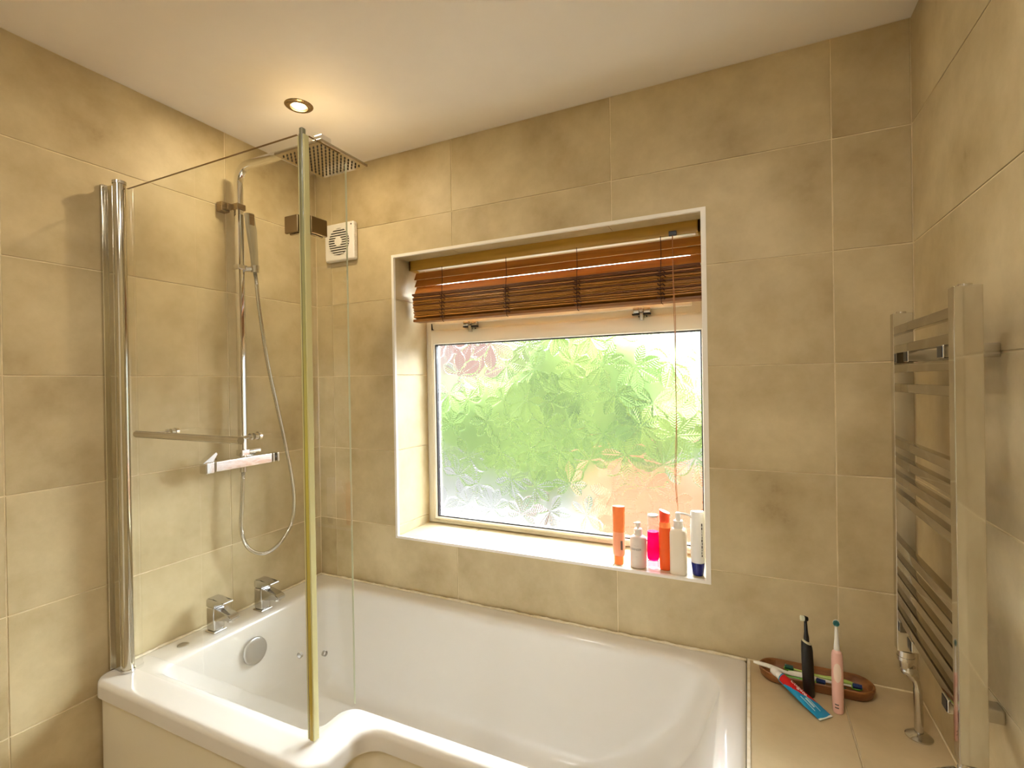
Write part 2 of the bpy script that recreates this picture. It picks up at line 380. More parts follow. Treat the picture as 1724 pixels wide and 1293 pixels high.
# leaf patterned pane: the leaves are a real relief pressed in the glass
PX0, PX1, PZ0, PZ1, PY = .463, 1.543, .802, 1.5415, .2330
nx, nz = 541, 371
gx = np.linspace(PX0, PX1, nx); gz = np.linspace(PZ0, PZ1, nz); GX, GZ = np.meshgrid(gx, gz)
Hh = np.zeros_like(GX); Lf = np.zeros_like(GX); rng = np.random.RandomState(11)
cent = []
for i in range(9):
    for j in range(7):
        cent.append((PX0+(i+.5+.5*(j % 2)-.25)*.128+rng.uniform(-.03, .03), PZ0+(j+.45)*.115+rng.uniform(-.025, .025)))
rng.shuffle(cent)
for cx, cz in cent:
    rot = rng.uniform(0, 2*np.pi); sc = rng.uniform(.088, .125); nl = rng.choice([5, 6, 7])
    dx, dz = GX-cx, GZ-cz; near = (np.abs(dx) < .13) & (np.abs(dz) < .13)
    for k in range(nl):
        a = rot + (k-(nl-1)/2)*(2*np.pi*.84/nl); Lk = sc*(1-.10*abs(k-(nl-1)/2))
        s = (dx*np.cos(a)+dz*np.sin(a))/Lk; n = (-dx*np.sin(a)+dz*np.cos(a))/Lk
        wd = .25*np.sin(np.pi*np.clip(s, 0, 1)**1.5)**.85*(1+.06*np.sin(s*70))
        ins = near & (s > 0) & (s < 1) & (np.abs(n) < wd)
        q = np.abs(n)/np.maximum(wd, 1e-4); tl = rng.uniform(-.22, .22)
        h = .0019*(1-q**2) + tl*n*Lk + .00042*np.sin((s-.75*np.abs(n))*Lk*2*np.pi/.0095) - .0013*np.exp(-(n*Lk/.0014)**2)
        Hh[ins] = h[ins]; Lf[ins] = 1
Hh += .00012*np.sin(GX*430+np.sin(GZ*160)*2)*np.cos(GZ*390+np.sin(GX*120)*2)
co = np.stack([GX, PY-Hh, GZ], -1).reshape(-1, 3); org = np.array([(PX0+PX1)/2, PY, PZ0]); co -= org
idx = np.arange(nx*nz).reshape(nz, nx)
fc = np.stack([idx[:-1,:-1], idx[:-1,1:], idx[1:,1:], idx[1:,:-1]], -1).reshape(-1, 4)
me = bpy.data.meshes.new('pane'); me.vertices.add(len(co)); me.vertices.foreach_set('co', co.ravel())
me.loops.add(fc.size); me.loops.foreach_set('vertex_index', fc.ravel()); me.polygons.add(len(fc))
me.polygons.foreach_set('loop_start', np.arange(0, fc.size, 4)); me.update(calc_edges=True)
at = me.attributes.new('leaf', 'FLOAT', 'POINT'); at.data.foreach_set('value', Lf.ravel())
me.shade_smooth()
m = bpy.data.materials.new('leaf_pattern_glass'); m.use_nodes = True; nt = m.node_tree; N, L = nt.nodes, nt.links; N.clear()
out = N.new('ShaderNodeOutputMaterial'); rf = N.new('ShaderNodeBsdfRefraction'); rf.inputs['IOR'].default_value = 1.22
rf.inputs['Color'].default_value = (.97,.98,.97,1)
an = N.new('ShaderNodeAttribute'); an.attribute_name = 'leaf'; mrn = N.new('ShaderNodeMapRange'); L.new(an.outputs['Fac'], mrn.inputs[0])
mrn.inputs[3].default_value = .46; mrn.inputs[4].default_value = .26; L.new(mrn.outputs[0], rf.inputs['Roughness'])
tl = N.new('ShaderNodeBsdfTranslucent'); tl.inputs[0].default_value = (.95,.95,.95,1)
mx = N.new('ShaderNodeMixShader'); mx.inputs[0].default_value = .02; L.new(rf.outputs[0], mx.inputs[1]); L.new(tl.outputs[0], mx.inputs[2])
gl = N.new('ShaderNodeBsdfGlossy'); gl.inputs['Roughness'].default_value = .2; mx2 = N.new('ShaderNodeMixShader'); mx2.inputs[0].default_value = .04
L.new(mx.outputs[0], mx2.inputs[1]); L.new(gl.outputs[0], mx2.inputs[2])
trn = N.new('ShaderNodeBsdfTransparent'); mx3 = N.new('ShaderNodeMixShader'); mx3.inputs[0].default_value = .13
L.new(mx2.outputs[0], mx3.inputs[1]); L.new(trn.outputs[0], mx3.inputs[2]); L.new(mx3.outputs[0], out.inputs[0])
PANEG = m; me.materials.append(m)
pane = bpy.data.objects.new('pane', me); COL.objects.link(pane); pane.parent = sash; pane.location = Vector(org) - wloc(sash)
pane['label'] = 'frosted glass pane pressed with horse chestnut leaves'
bm = BM(); vs4 = [bm.verts.new(v) for v in ((.475, .240, 1.68), (1.515, .240, 1.68), (1.515, .240, 1.83), (.475, .240, 1.83))]; bm.faces.new(vs4)
put('fanlight_pane', bm, PANEG, fan_sash, smooth=0, flip=None)

# ------------------------------------------------------------------ garden beyond the glass
GRASS = vary(mat('leaf_green', (100,134,44), .8), (88,130,36), (150,176,74), 2.5, objrand=False)
BRICK = vary(mat('orange_brick', (190,130,90), .9), (176,116,78), (200,146,108), 4)
PAVE = vary(mat('pale_paving', (196,194,190), .8), (186,184,180), (206,204,200), 3)
ROOF = mat('red_roof', (200,150,136), .8)
bm = BM(); box(bm, -9, 9, .32, 14, -.6, -.5); tag(put('patio', bm, PAVE, None, smooth=0), 'pale paved ground outside below the window, blurred by the glass', 'patio', kind='structure')
def blob(bm, c, r, seed, sub=3):
    rr = random.Random(seed); g = bmesh.ops.create_icosphere(bm, subdivisions=sub, radius=1)
    for v in g['verts']:
        n = v.co.normalized(); k = 1+.16*math.sin(n.x*5+seed)+.12*math.sin(n.y*7+n.z*6+seed*2)+rr.uniform(-.07, .07)
        v.co = Vector(c) + Vector((n.x*r[0]*k, n.y*r[1]*k, n.z*r[2]*k))
tree = thing('garden_shrub', (-.3, 3.4, -.5), 'large green shrub in the garden behind the frosted pane', 'shrub')
bm = BM()
for i, (x, z, r) in enumerate([(-1.05, .95, .46), (-.35, 1.05, .62), (.45, 1.12, .66), (1.15, .98, .42), (0, .75, .55), (-.7, .72, .42), (.6, .7, .42), (.1, 1.55, .52), (.72, 1.42, .46), (1.55, 1.0, .35)]):
    blob(bm, (x, 3.4+.12*(i % 3), z), (r, .5, r*.85), i)
put('foliage', bm, GRASS, tree, smooth=60)
bm = BM(); cyl(bm, (-.3, 3.5, -.5), (-.2, 3.5, .7), .09, .06, 10); put('trunk', bm, TRAYW, tree)
bw = thing('garden_wall', (1.6, 2.5, -.5), 'orange brick garden wall low on the right behind the frosted pane', 'garden wall')
bm = BM(); box(bm, .50, 3.4, 2.62, 2.80, -.5, .62); put('wall_core', bm, GROUT, bw)
bm = BM()
for r in range(14):
    for c in range(12):
        x = .50+c*.24+(r % 2)*.12
        if x+.225 < 3.5: box(bm, x, x+.23, 2.60, 2.625, -.495+r*.08, -.425+r*.08)
put('brick', bm, BRICK, bw, smooth=0, kind='stuff')
bm = BM(); box(bm, .48, 3.45, 2.58, 2.84, .62, .66, .01); put('coping', bm, BRICK, bw)
hs = thing('neighbour_house', (-3.4, 9, -.5), 'pinkish roofed house far behind the shrub', 'house')
bm = BM(); box(bm, -4.6, -2.9, 8.6, 10.5, -.5, 1.6); put('wall', bm, PAVE, hs)
bm = BM(); prism(bm, [(-4.9, 1.6), (-2.6, 1.6), (-3.2, 2.4), (-4.4, 2.4)], 8.4, 10.7, lambda u, v, w: Vector((u, w, v))); put('roof', bm, ROOF, hs)

# ------------------------------------------------------------------ wooden blind
bl = thing('venetian_blind', (.99, .11, 1.63), 'brown wooden slatted blind drawn up above the window', 'blind')
bm = BM(); box(bm, .423, 1.556, .093, .101, 1.8425, 1.8835, .001); box(bm, .423, .431, .093, .15, 1.8425, 1.8835, .001); box(bm, 1.548, 1.556, .093, .15, 1.8425, 1.8835, .001)
put('valance', bm, VAL, bl, smooth=0)
bm = BM(); box(bm, .44, 1.54, .108, .148, 1.848, 1.880, .003); put('head_rail', bm, WHITEP, bl)
bm = BM(); box(bm, -.560, .560, -.0016, .0016, -.019, .019, .0007, 1)
slat0 = None
def slat(xc, y, z, ang, m, hl=.5595, hw=.025):
    key = 'slat%s%s' % (m.name, hw)
    if key not in TCACHE:
        b = BM(); box(b, -hl, hl, -.0015, .0015, -hw, hw, .0006, 1); o = put('slat', b, m, bl, smooth=0, origin=(0, 0, 0)); TCACHE[key] = o.data
    else:
        o = bpy.data.objects.new('slat', TCACHE[key]); COL.objects.link(o); o.parent = bl
    o.location = Vector((xc, y, z)) - wloc(bl); o.rotation_euler = (ang, 0, 0); return o
bm.free()
for i in range(3): slat(1.0005+(-.001, .001, .0)[i], .112, 1.8205-i*.0292, math.radians(-27), SLAT, hw=.0172)
for i in range(20):
    slat(.9985+random.uniform(-.004, .004)+(.004 if i > 13 else 0), .1165+.0010*math.sin(i*.9)+random.uniform(-.0022, .0022), 1.7400-i*.00505, math.radians(77+random.uniform(-4, 4)), STACKD if i in (0, 1, 2, 4, 5, 9, 14) else STACK, hw=.025)
bm = BM(); box(bm, .440, 1.558, .092, .138, 1.630, 1.641, .002); put('bottom_rail', bm, wood('rail_wood', (104,62,18), (134,86,28), .4), bl)
CORD = mat('blind_cord', (60,26,10), .8); PCORD = mat('pull_cord', (170,120,80), .8)
for x in (.585, .8705, 1.148, 1.434):
    bm = BM(); sweep(bm, [(x, .0925, 1.845), (x+.0015, .091, 1.79), (x, .0895, 1.745)], .0012, 6)
    sweep(bm, catmull([(x, .089, 1.745), (x-.002, .0885, 1.69), (x, .0905, 1.632), (x+.006, .092, 1.622)], 4), .0012, 6)
    for k in range(7):                                   # bunched ladder string in front of the stack
        z = 1.735-k*.0145; pts = [(x-.013+random.uniform(-.003, .003), .0905, z), (x-.004, .0865, z-.007), (x+.006, .0865, z-.003), (x+.013+random.uniform(-.003, .003), .0905, z-.011)]
        sweep(bm, catmull(pts, 3), .0016, 5)
    put('ladder_cord', bm, CORD, bl)
bm = BM(); box(bm, 1.461, 1.485, .084, .095, 1.8405, 1.8555, .001); put('cord_lock', bm, DARK, bl)
bm = BM()
sweep(bm, catmull([(1.4735, .087, 1.842), (1.4725, .0835, 1.75), (1.4735, .0845, 1.62), (1.4765, .085, 1.45), (1.476, .085, 1.25), (1.470, .084, 1.08), (1.4735, .082, .99), (1.481, .080, .93)], 8), .0011, 6)
sweep(bm, catmull([(1.4715, .087, 1.842), (1.4745, .0835, 1.70), (1.4785, .0845, 1.56), (1.4755, .085, 1.40), (1.477, .085, 1.20), (1.473, .084, 1.06), (1.477, .082, .97), (1.476, .080, .925)], 8), .0011, 6)
put('pull_cord', bm, PCORD, bl)

# ------------------------------------------------------------------ extractor fan
fn = thing('extractor_fan', (.1575, 0, 1.893), 'square white extractor fan with round louvred grille high on back wall', 'fan')
bm = BM(); box(bm, .078, .237, -.026, -.0003, 1.893, 2.050, .008, 3)
put('housing', bm, WHITEP, fn)
bm = BM(); cyl(bm, (.1575, -.0262, 1.972), (.1575, -.0268, 1.972), .056, seg=32); put('grille_opening', bm, DARK, fn)
bm = BM()
for k in range(11):
    z = 1.972-.050+k*.010; hw = math.sqrt(max(.0565**2-(z-1.972)**2, 1e-6)); box(bm, .1575-hw, .1575+hw, -.0305, -.0267, z-.0026, z+.0022, .0008, 1)
cyl(bm, (.1575, -.0267, 1.972), (.1575, -.032, 1.972), .019, seg=20); put('louvre', bm, WHITEP, fn)
for sx_ in (.0765, .234):
    bm = BM()
    for k in range(17):
        z = 1.91+k*.0078; box(bm, sx_, sx_+.0045, -.022, -.008, z, z+.004)
    put('side_vent', bm, WHITEP, fn)
for sx_ in (.090, .225): bm = BM(); cyl(bm, (sx_, -.0262, 2.036), (sx_, -.0272, 2.036), .003, seg=10); put('screw', bm, DARK, fn)

# ------------------------------------------------------------------ ceiling downlight
dl = thing('ceiling_light', (.374, -.414, 2.275), 'round chrome recessed ceiling downlight glowing above the shower', 'light')
TD = Matrix.Translation((.374, -.414, 0))
bm = BM(); prof = [(.027, H-.0002), (.0275, 2.284), (.033, 2.2835), (.041, 2.286), (.0445, H-.0002)]
rings = []
for r, z in prof: rings.append([bm.verts.new((.374+r*math.cos(2*math.pi*i/36), -.414+r*math.sin(2*math.pi*i/36), z)) for i in range(36)])
for a, b in zip(rings, rings[1:]+rings[:1]):
    for i in range(36): bm.faces.new((a[i], a[(i+1) % 36], b[(i+1) % 36], b[i]))
put('bezel', bm, BROWN_METAL, dl)
BULB = mat('lit_bulb', (255,230,180), .5); nt, N, L, B = nodes(BULB); B.inputs['Emission Color'].default_value = (1, .82, .5, 1); B.inputs['Emission Strength'].default_value = 14
bm = BM(); cyl(bm, (.374, -.414, H-.0003), (.374, -.414, 2.286), .0205, .019, 28); put('bulb', bm, BULB, dl)

# ------------------------------------------------------------------ bath
bath = thing('bath', (.85, -.42, 0), 'white L-shaped shower bath below the window with curved inner corner', 'bath')
def loop(corners, seg=8):
    out = []; n = len(corners)
    for i, (x, y, r) in enumerate(corners):
        p, a, b = Vector((x, y)), Vector(corners[i-1][:2]), Vector(corners[(i+1) % n][:2])
        d0, d1 = (a-p).normalized(), (b-p).normalized(); s, e = p+d0*r, p+d1*r; c = p+(d0+d1)*r
        for k in range(seg+1):
            t = k/seg*math.pi/2; out.append(c + (s-c)*math.cos(t) + (e-c)*math.sin(t))
    return out
def outer(d, z, r=1):   # six corners: back left, back right, right front, inner notch, outer notch, front left
    return [(p.x, p.y, z) for p in loop([(0.001+d, -.001-d, .012), (1.6735-d, -.001-d, .012), (1.6735-d, -.6775+d, .012), (.853-d, -.6775+d, .055+d), (.853-d, -.843+d, .050-d), (.001+d, -.843+d, .045-d)])]
def inner(d, z, right=1.0, r=0):
    return [(p.x, p.y, z) for p in loop([(.116+d, -.073-d, .07+r), (1.610-d*right, -.066-d, .11+r), (1.610-d*right, -.624+d, .09+r), (.748-d, -.624+d, .045+max(0,d*.3)), (.748-d, -.738+d, .045+r*.5), (.116+d, -.738+d, .05+r*.6)])]
loops = [outer(.008, .512), outer(0, .514), outer(0, .545), outer(.0015, .553), outer(.006, .5585), outer(.013, .560), outer(.022, .560),
         inner(-.030, .5599, 1.3), inner(-.018, .5590, 1.5), inner(-.009, .5570, 1.5), inner(-.002, .5525), inner(.003, .545), inner(.007, .530), inner(.010, .51, 1.6), inner(.022, .40, 2.6), inner(.040, .28, 3.6, .02), inner(.055, .22, 4.0, .03), inner(.085, .185, 3.6, .05), inner(.13, .172, 2.9, .05)]
bm = BM(); rs = [[bm.verts.new(p) for p in l] for l in loops]
for a, b in zip(rs, rs[1:]):
    n = len(a)
    for i in range(n): bm.faces.new((a[i], a[(i+1) % n], b[(i+1) % n], b[i]))
bm.faces.new(rs[-1])
put('tub', bm, ACRYL, bath, smooth=50)
bm = BM(); o1, o2 = outer(.010, .514), outer(.010, 0.0045)
A = [bm.verts.new(p) for p in o1]; Bv = [bm.verts.new(p) for p in o2]; n = len(A)
for i in range(n):
    if i < 18: continue                                 # only the room-facing side
    bm.faces.new((A[i], A[(i+1) % n], Bv[(i+1) % n], Bv[i])) if i < n-1 else None
bmesh.ops.solidify(bm, geom=bm.faces[:], thickness=.006)
put('side_panel', bm, PANEL, bath, smooth=40)
# uneven bead of sealant along both walls
def bead(bm, a, b, n, r):
    pts = []; a, b = Vector(a), Vector(b)
    for i in range(n+1):
        pts.append(a.lerp(b, i/n) + Vector((0, 0, random.uniform(-.0012, .0016))))
    rr = [r*random.uniform(.75, 1.35) for _ in pts]; sweep(bm, pts, lambda i: rr[i], 8)
bm = BM(); bead(bm, (.006, -.0066, .5600), (1.672, -.0066, .5600), 110, .0048); bead(bm, (.0058, -.006, .5600), (.0058, -.79, .5600), 50, .0042)
struct('trim_5', bm, SEAL, 'uneven cream sealant bead where the bath meets the tiles', smooth=60)
# overflow cover on the tap-end slope, round button on the rim
nrm = Vector((1, 0, .13)).normalized(); c = Vector((.1275, -.4335, .464)); q = nrm.to_track_quat('Z', 'Y').to_matrix().to_4x4()
bm = BM(); lathe(bm, [(.036, 0), (.036, .010), (.043, .011), (.0445, .014), (.0435, .018), (.040, .0205), (.030, .0215), (.001, .0218)], 40, Matrix.Translation(c) @ q)
put('overflow_cover', bm, SATIN, bath)
bm = BM(); lathe(bm, [(.0165, .5598), (.0165, .5615), (.0145, .563), (.001, .5632)], 28, Matrix.Translation((.060, -.624, 0))); put('rim_button', bm, SATIN, bath)
bm = BM(); lathe(bm, [(.036, .1722), (.036, .1745), (.030, .1765), (.001, .177)], 28, Matrix.Translation((.36, -.40, 0))); put('plug', bm, CHROME, bath)

# ------------------------------------------------------------------ bath taps
def make_tap(x, y, label):
    t = thing('bath_tap', (x, y, .56), label, 'tap', 'chrome taps on the rim of the bath')
    Z = .5602
    bm = BM(); box(bm, x-.024, x+.024, y-.023, y+.023, Z, Z+.006, .0025); put('base_plate', bm, CHROME_B, t)
    bm = BM(); box(bm, x-.021, x+.019, y-.019, y+.019, Z+.006, Z+.082, .005, 3); put('body', bm, TAPC, t)
    bm = BM()
    poly = [(x+.012, Z+.038), (x+.012, Z+.081), (x+.028, Z+.081), (x+.085, Z+.072), (x+.099, Z+.064), (x+.098, Z+.055), (x+.062, Z+.050), (x+.034, Z+.044)]
    prism(bm, poly, y-.0175, y+.0175, lambda u, v, w_: Vector((u, w_, v)))
    bmesh.ops.bevel(bm, geom=bm.edges[:], offset=.0022, segments=2, affect='EDGES')
    sp = put('spout', bm, TAPC, t)
    bm = BM(); cyl(bm, (x+.078, y, Z+.058), (x+.078, y, Z+.046), .0115, seg=20); put('nozzle', bm, CHROME_B, sp)
    bm = BM()
    poly = [(x-.021, Z+.083), (x-.021, Z+.106), (x-.012, Z+.113), (x+.012, Z+.1135), (x+.040, Z+.107), (x+.066, Z+.108), (x+.067, Z+.102), (x+.040, Z+.0985), (x+.0195, Z+.097), (x+.0195, Z+.083)]
    prism(bm, poly, y-.019, y+.019, lambda u, v, w_: Vector((u, w_, v)))
    bmesh.ops.bevel(bm, geom=bm.edges[:], offset=.002, segments=2, affect='EDGES'); put('lever', bm, TAPC, t)
make_tap(.066, -.520, 'chrome pillar tap on the bath rim, next to the round grey button')
make_tap(.072, -.347, 'chrome pillar tap on the bath rim, nearer the corner under the hose')

# ------------------------------------------------------------------ shower
sh = thing('shower', (0, -.41, .78), 'chrome bar shower with square overhead rose and looped hose on left wall', 'shower')
RX, RY = .062, -.407
bm = BM(); zt = 2.152
pts = [(RX, RY, 1.150), (RX, RY, 1.5), (RX, RY, 1.8), (RX, RY, zt-.055)]
pts += [(RX+.055-.055*math.cos(t), RY, zt-.055+.055*math.sin(t)) for t in [math.pi/2*k/8 for k in range(1, 9)]] + [(.25, RY, zt), (.462, RY, zt)]
sweep(bm, pts, .0125, 20, sx=1, sy=1, sq=5, up=(1,0,0)); put('riser', bm, CHROME, sh, smooth=40)
bm = BM(); box(bm, .448, .486, RY-.020, RY+.020, 2.136, 2.168, .003); arm = put('arm_end', bm, CHROME, sh)
bm = BM(); cyl(bm, (.468, RY, 2.137), (.468, RY, 2.118), .013); cyl(bm, (.468, RY, 2.118), (.468, RY, 2.106), .020); put('swivel', bm, CHROME, arm)
HX, HY = .458, -.400
bm = BM(); box(bm, HX-.100, HX+.100, HY-.100, HY+.100, 2.096, 2.106, .0025); rose = put('shower_rose', bm, mat('rose_chrome_wall_reflection', (.52,.46,.36), .12, 1), sh)  # chrome rose; the brown walls it reflects are put into its colour
bm = BM()
for i in range(11):
    for j in range(11):
        x, y = HX-.08+i*.016, HY-.08+j*.016; cyl(bm, (x, y, 2.0962), (x, y, 2.0925), .0028, .0022, 6)
put('nozzles', bm, DARK, rose, kind='stuff')
bm = BM(); box(bm, .0003, .030, RY-.042, RY-.010, 1.994, 2.028, .003); box(bm, .028, .046, RY-.030, RY-.012, 2.000, 2.022, .002); box(bm, .044, .078, RY-.017, RY+.017, 2.000, 2.022, .003)
put('wall_bracket', bm, BROWN_METAL, sh)
bm = BM(); box(bm, .046, .080, RY-.018, RY+.018, 1.790, 1.806, .002); cyl(bm, (.070, RY+.015, 1.795), (.094, RY+.034, 1.795), .010, seg=14); cyl(bm, (.094, RY+.036, 1.783), (.094, RY+.036, 1.808), .013, .0145, 16)
put('handset_holder', bm, CHROME_B, sh)
bm = BM()     # flat stick handset
sweep(bm, [(.094, RY+.036, 1.806), (.094, RY+.033, 1.85), (.093, RY+.026, 1.93), (.091, RY+.018, 1.990)], lambda i: (.0115, .013, .0165, .0155)[i], 16, sx=.62, sy=1, sq=6, up=(1,0,0))
hset = put('handset', bm, mat('handset_grey', (176,168,142), .2, .4), sh); hset['label'] = 'pale flat handset'
bm = BM(); box(bm, .1015, .1045, RY+.010, RY+.030, 1.948, 1.988, .001); put('spray_face', bm, BROWN_METAL, hset)
bm = BM(); hp = catmull([(.094, RY+.036, 1.783), (.094, RY+.040, 1.755), (.093, RY+.052, 1.65), (.092, RY+.085, 1.45), (.090, RY+.140, 1.22), (.088, RY+.183, 1.03), (.086, RY+.194, .92), (.082, RY+.180, .835), (.076, RY+.125, .775), (.070, RY+.065, .762), (.066, RY+.010, .800), (.062, RY-.012, .87), (.062, RY-.008, .96), (.064, RY-.003, 1.060), (.064, RY-.002, 1.075)], 44)
sweep(bm, hp, lambda i: .0072 if i % 2 else .0061, 10); hose = put('hose', bm, CHROME_B, sh, smooth=60)
VX0, VX1 = .045, .080; VZ0, VZ1 = 1.090, 1.1265
bm = BM(); box(bm, VX0, VX1, -.520, -.300, VZ0, VZ1, .004, 3); valve = put('valve_body', bm, CHROME, sh)
bm = BM(); box(bm, VX0-.001, VX1+.001, -.553, -.522, VZ0-.002, VZ1+.001, .004, 3)
poly = [(-.560, VZ1-.002), (-.515, VZ1+.030), (-.510, VZ1+.024), (-.523, VZ1+.004), (-.523, VZ1-.002)]
prism(bm, poly, VX0+.004, VX1-.004, lambda u, v, w_: Vector((w_, u, v))); put('flow_lever', bm, CHROME, valve)
bm = BM(); box(bm, VX0+.001, VX1-.001, -.297, -.288, VZ0+.001, VZ1-.001, .003); box(bm, VX0, VX1, -.278, -.268, VZ0, VZ1, .003)
put('temperature_knob', bm, CHROME, valve)
bm = BM(); cyl(bm, ((VX0+VX1)/2, -.290, (VZ0+VZ1)/2), ((VX0+VX1)/2, -.276, (VZ0+VZ1)/2), .0155, seg=24); put('grip_ring', bm, DARK, valve)
bm = BM(); cyl(bm, (RX, RY, VZ1-.002), (RX, RY, 1.155), .0125, seg=20); box(bm, RX-.016, RX+.016, RY-.016, RY+.016, 1.130, 1.152, .003); cyl(bm, (RX, RY+.012, 1.142), (RX+.004, RY+.062, 1.144), .010, seg=16)
put('diverter', bm, CHROME, sh)
bm = BM(); cyl(bm, (RX, RY, VZ0+.001), (RX, RY, 1.072), .0110, seg=18); put('outlet', bm, CHROME_B, sh)
for y in (-.492, -.342): bm = BM(); cyl(bm, (.0003, y, 1.108), (.010, y, 1.108), .030, .028, 28); cyl(bm, (.008, y, 1.108), (.048, y, 1.108), .014, seg=20); put('wall_flange', bm, CHROME, sh)

# ------------------------------------------------------------------ shower screen
sc = thing('shower_screen', (.4, -.765, .562), 'L-shaped clear glass shower screen with chrome post standing on the bath rim', 'shower screen')
SY, SX = -.765, .777; ZB, ZT = .566, 1.951
bm = BM(); box(bm, .0004, .013, -.800, -.780, .562, 1.966, .002); box(bm, .0004, .020, -.7795, -.768, .562, 1.966, .002); box(bm, .012, .050, -.792, -.772, .562, 1.960, .002)
put('wall_channel', bm, POSTC, sc)
bm = BM(); cyl(bm, (.062, -.779, .568), (.062, -.779, 1.962), .0155, seg=32); post = put('hinge_post', bm, POSTC, sc)
bm = BM(); cyl(bm, (.062, -.779, 1.962), (.062, -.779, 1.970), .0175, seg=28); put('post_cap', bm, CHROME_B, post)
bm = BM(); cyl(bm, (.062, -.779, .5615), (.062, -.779, .569), .0175, seg=28)
put('post_cap', bm, CHROME_B, post)
def pane_xz(name, poly, holes, f, th):
    """glass sheet with drilled holes: polygon ring bridged by a boolean"""
    b = BM(); prism(b, poly, -th/2, th/2, f); o = put(name, b, SGLASS, sc, smooth=0)
    me = o.data
    tmp = bpy.data.objects.new('tmp', me); COL.objects.link(tmp); tmp.matrix_world = Matrix.Translation(wloc(o))
    cb = BM()
    for u, v, r in holes: cyl(cb, f(u, v, -.02), f(u, v, .02), r, seg=20)
    cm = bpy.data.meshes.new('c'); cb.to_mesh(cm); cb.free(); cut = bpy.data.objects.new('cut', cm); COL.objects.link(cut)
    md = tmp.modifiers.new('b', 'BOOLEAN'); md.operation = 'DIFFERENCE'; md.object = cut; md.solver = 'EXACT'
    bpy.context.view_layer.update()
    new = bpy.data.meshes.new_from_object(tmp.evaluated_get(bpy.context.evaluated_depsgraph_get()))
    bpy.data.objects.remove(tmp); bpy.data.objects.remove(cut)
    o.data = new
    if not new.materials: new.materials.append(SGLASS)
    return o
def roundrect(u0, u1, v0, v1, r):
    out = []
    for cx, cy, a0, rr in ((u1-r[0], v0+r[0], -90, r[0]), (u1-r[1], v1-r[1], 0, r[1]), (u0+r[2], v1-r[2], 90, r[2]), (u0+r[3], v0+r[3], 180, r[3])):
        for k in range(5): a = math.radians(a0+k*22.5); out.append((cx+rr*math.cos(a), cy+rr*math.sin(a)))
    return out
pane_xz('main_pane', roundrect(.074, .767, ZB, ZT, (.002, .008, .002, .002)), [(.7385, .749, .006), (.254, 1.2545, .005), (.589, 1.2522, .005)], lambda u, v, w_: Vector((u, SY+w_, v)), .006)
pane_xz('return_pane', roundrect(-.7555, -.633, ZB, ZT, (.002, .016, .003, .002)), [(-.728, .743, .006)], lambda u, v, w_: Vector((SX+w_, u, v)), .006)
EDGEM = mat('glass_edge', (120,86,40), .2)
bm = BM(); box(bm, SX-.0028, SX+.0028, -.750, -.652, ZT+.0001, ZT+.0006); put('glass_edge', bm, EDGEM, sc, smooth=0)
bm = BM(); box(bm, SX-.0026, SX+.0026, -.6329, -.6322, ZB+.002, ZT-.018); put('glass_edge', bm, mat('pale_edge', (196,200,176), .2), sc, smooth=0)
bm = BM(); box(bm, .075, .759, SY-.0028, SY+.0028, ZT+.0001, ZT+.0006); put('glass_edge', bm, EDGEM, sc, smooth=0)
bm = BM(); box(bm, .7640, .7690, SY-.0045, SY+.0040, ZB-.002, ZT-.004, .001); put('seal_lip', bm, EDGE, sc)
bm = BM(); box(bm, SX+.0045, SX+.0085, SY-.0062, SY+.0090, ZB-.002, ZT-.004, .001); put('seal_lip', bm, EDGE, sc)
bm = BM(); box(bm, .7705, .7810, SY-.0068, SY+.0055, ZB-.003, ZT+.012, .003, 3); put('corner_seal', bm, SEALSTRIP, sc)
bm = BM(); box(bm, .7690, .7706, SY-.0050, SY+.0040, ZB, ZT-.002); put('dark_seam', bm, mat('dark_seam', (60,44,20), .4), sc)
# corner clamp: two square plates on each side of the glass
for c in ((.7235, .7660, SY-.010, SY-.0032), (.7235, .7660, SY+.0032, SY+.010), (SX-.010, SX-.0032, -.7545, -.7060), (SX+.0032, SX+.010, -.7545, -.7060)):
    bm = BM(); box(bm, *c, 1.7265, 1.7665, .002); put('clamp_plate', bm, BROWN_METAL, sc)  # the brown that the plates reflect is put into their metal colour
HOLE = mat('hole_edge', (150,146,138), .3)
for ax in (0, 1):
    bm = BM()
    for k in range(24):
        a, b2 = 2*math.pi*k/24, 2*math.pi*(k+1)/24
        P = []
        for r, w_ in ((.0066, -.0032), (.0066, .0032), (.0056, .0032), (.0056, -.0032)):
            for t in (a, b2):
                P.append(bm.verts.new((.7385+r*math.cos(t), SY+w_, .749+r*math.sin(t)) if ax == 0 else (SX+w_, -.728+r*math.cos(t), .743+r*math.sin(t))))
        for q0 in range(4): i0, i1 = q0*2, ((q0+1) % 4)*2; bm.faces.new((P[i0], P[i0+1], P[i1+1], P[i1]))
    put('drilled_hole', bm, HOLE, sc, smooth=0)
# towel rail through the glass
bm = BM(); cyl(bm, (.222, -.829, 1.2540), (.634, -.829, 1.2508), .0088, seg=24); rail = put('towel_bar', bm, CHROME_B, sc)
for x, z in ((.254, 1.2545), (.589, 1.2522)):
    bm = BM(); cyl(bm, (x, -.826, z), (x, SY-.003, z), .0042, seg=14); cyl(bm, (x, SY-.0075, z), (x, SY-.0032, z), .0085, seg=20); put('standoff', bm, CHROME, rail)
    bm = BM(); cyl(bm, (x, SY+.0032, z), (x, SY+.014, z), .0085, seg=20); cyl(bm, (x, SY+.014, z), (x, SY+.022, z), .0105, .0095, 20); put('knob', bm, CHROME, rail)

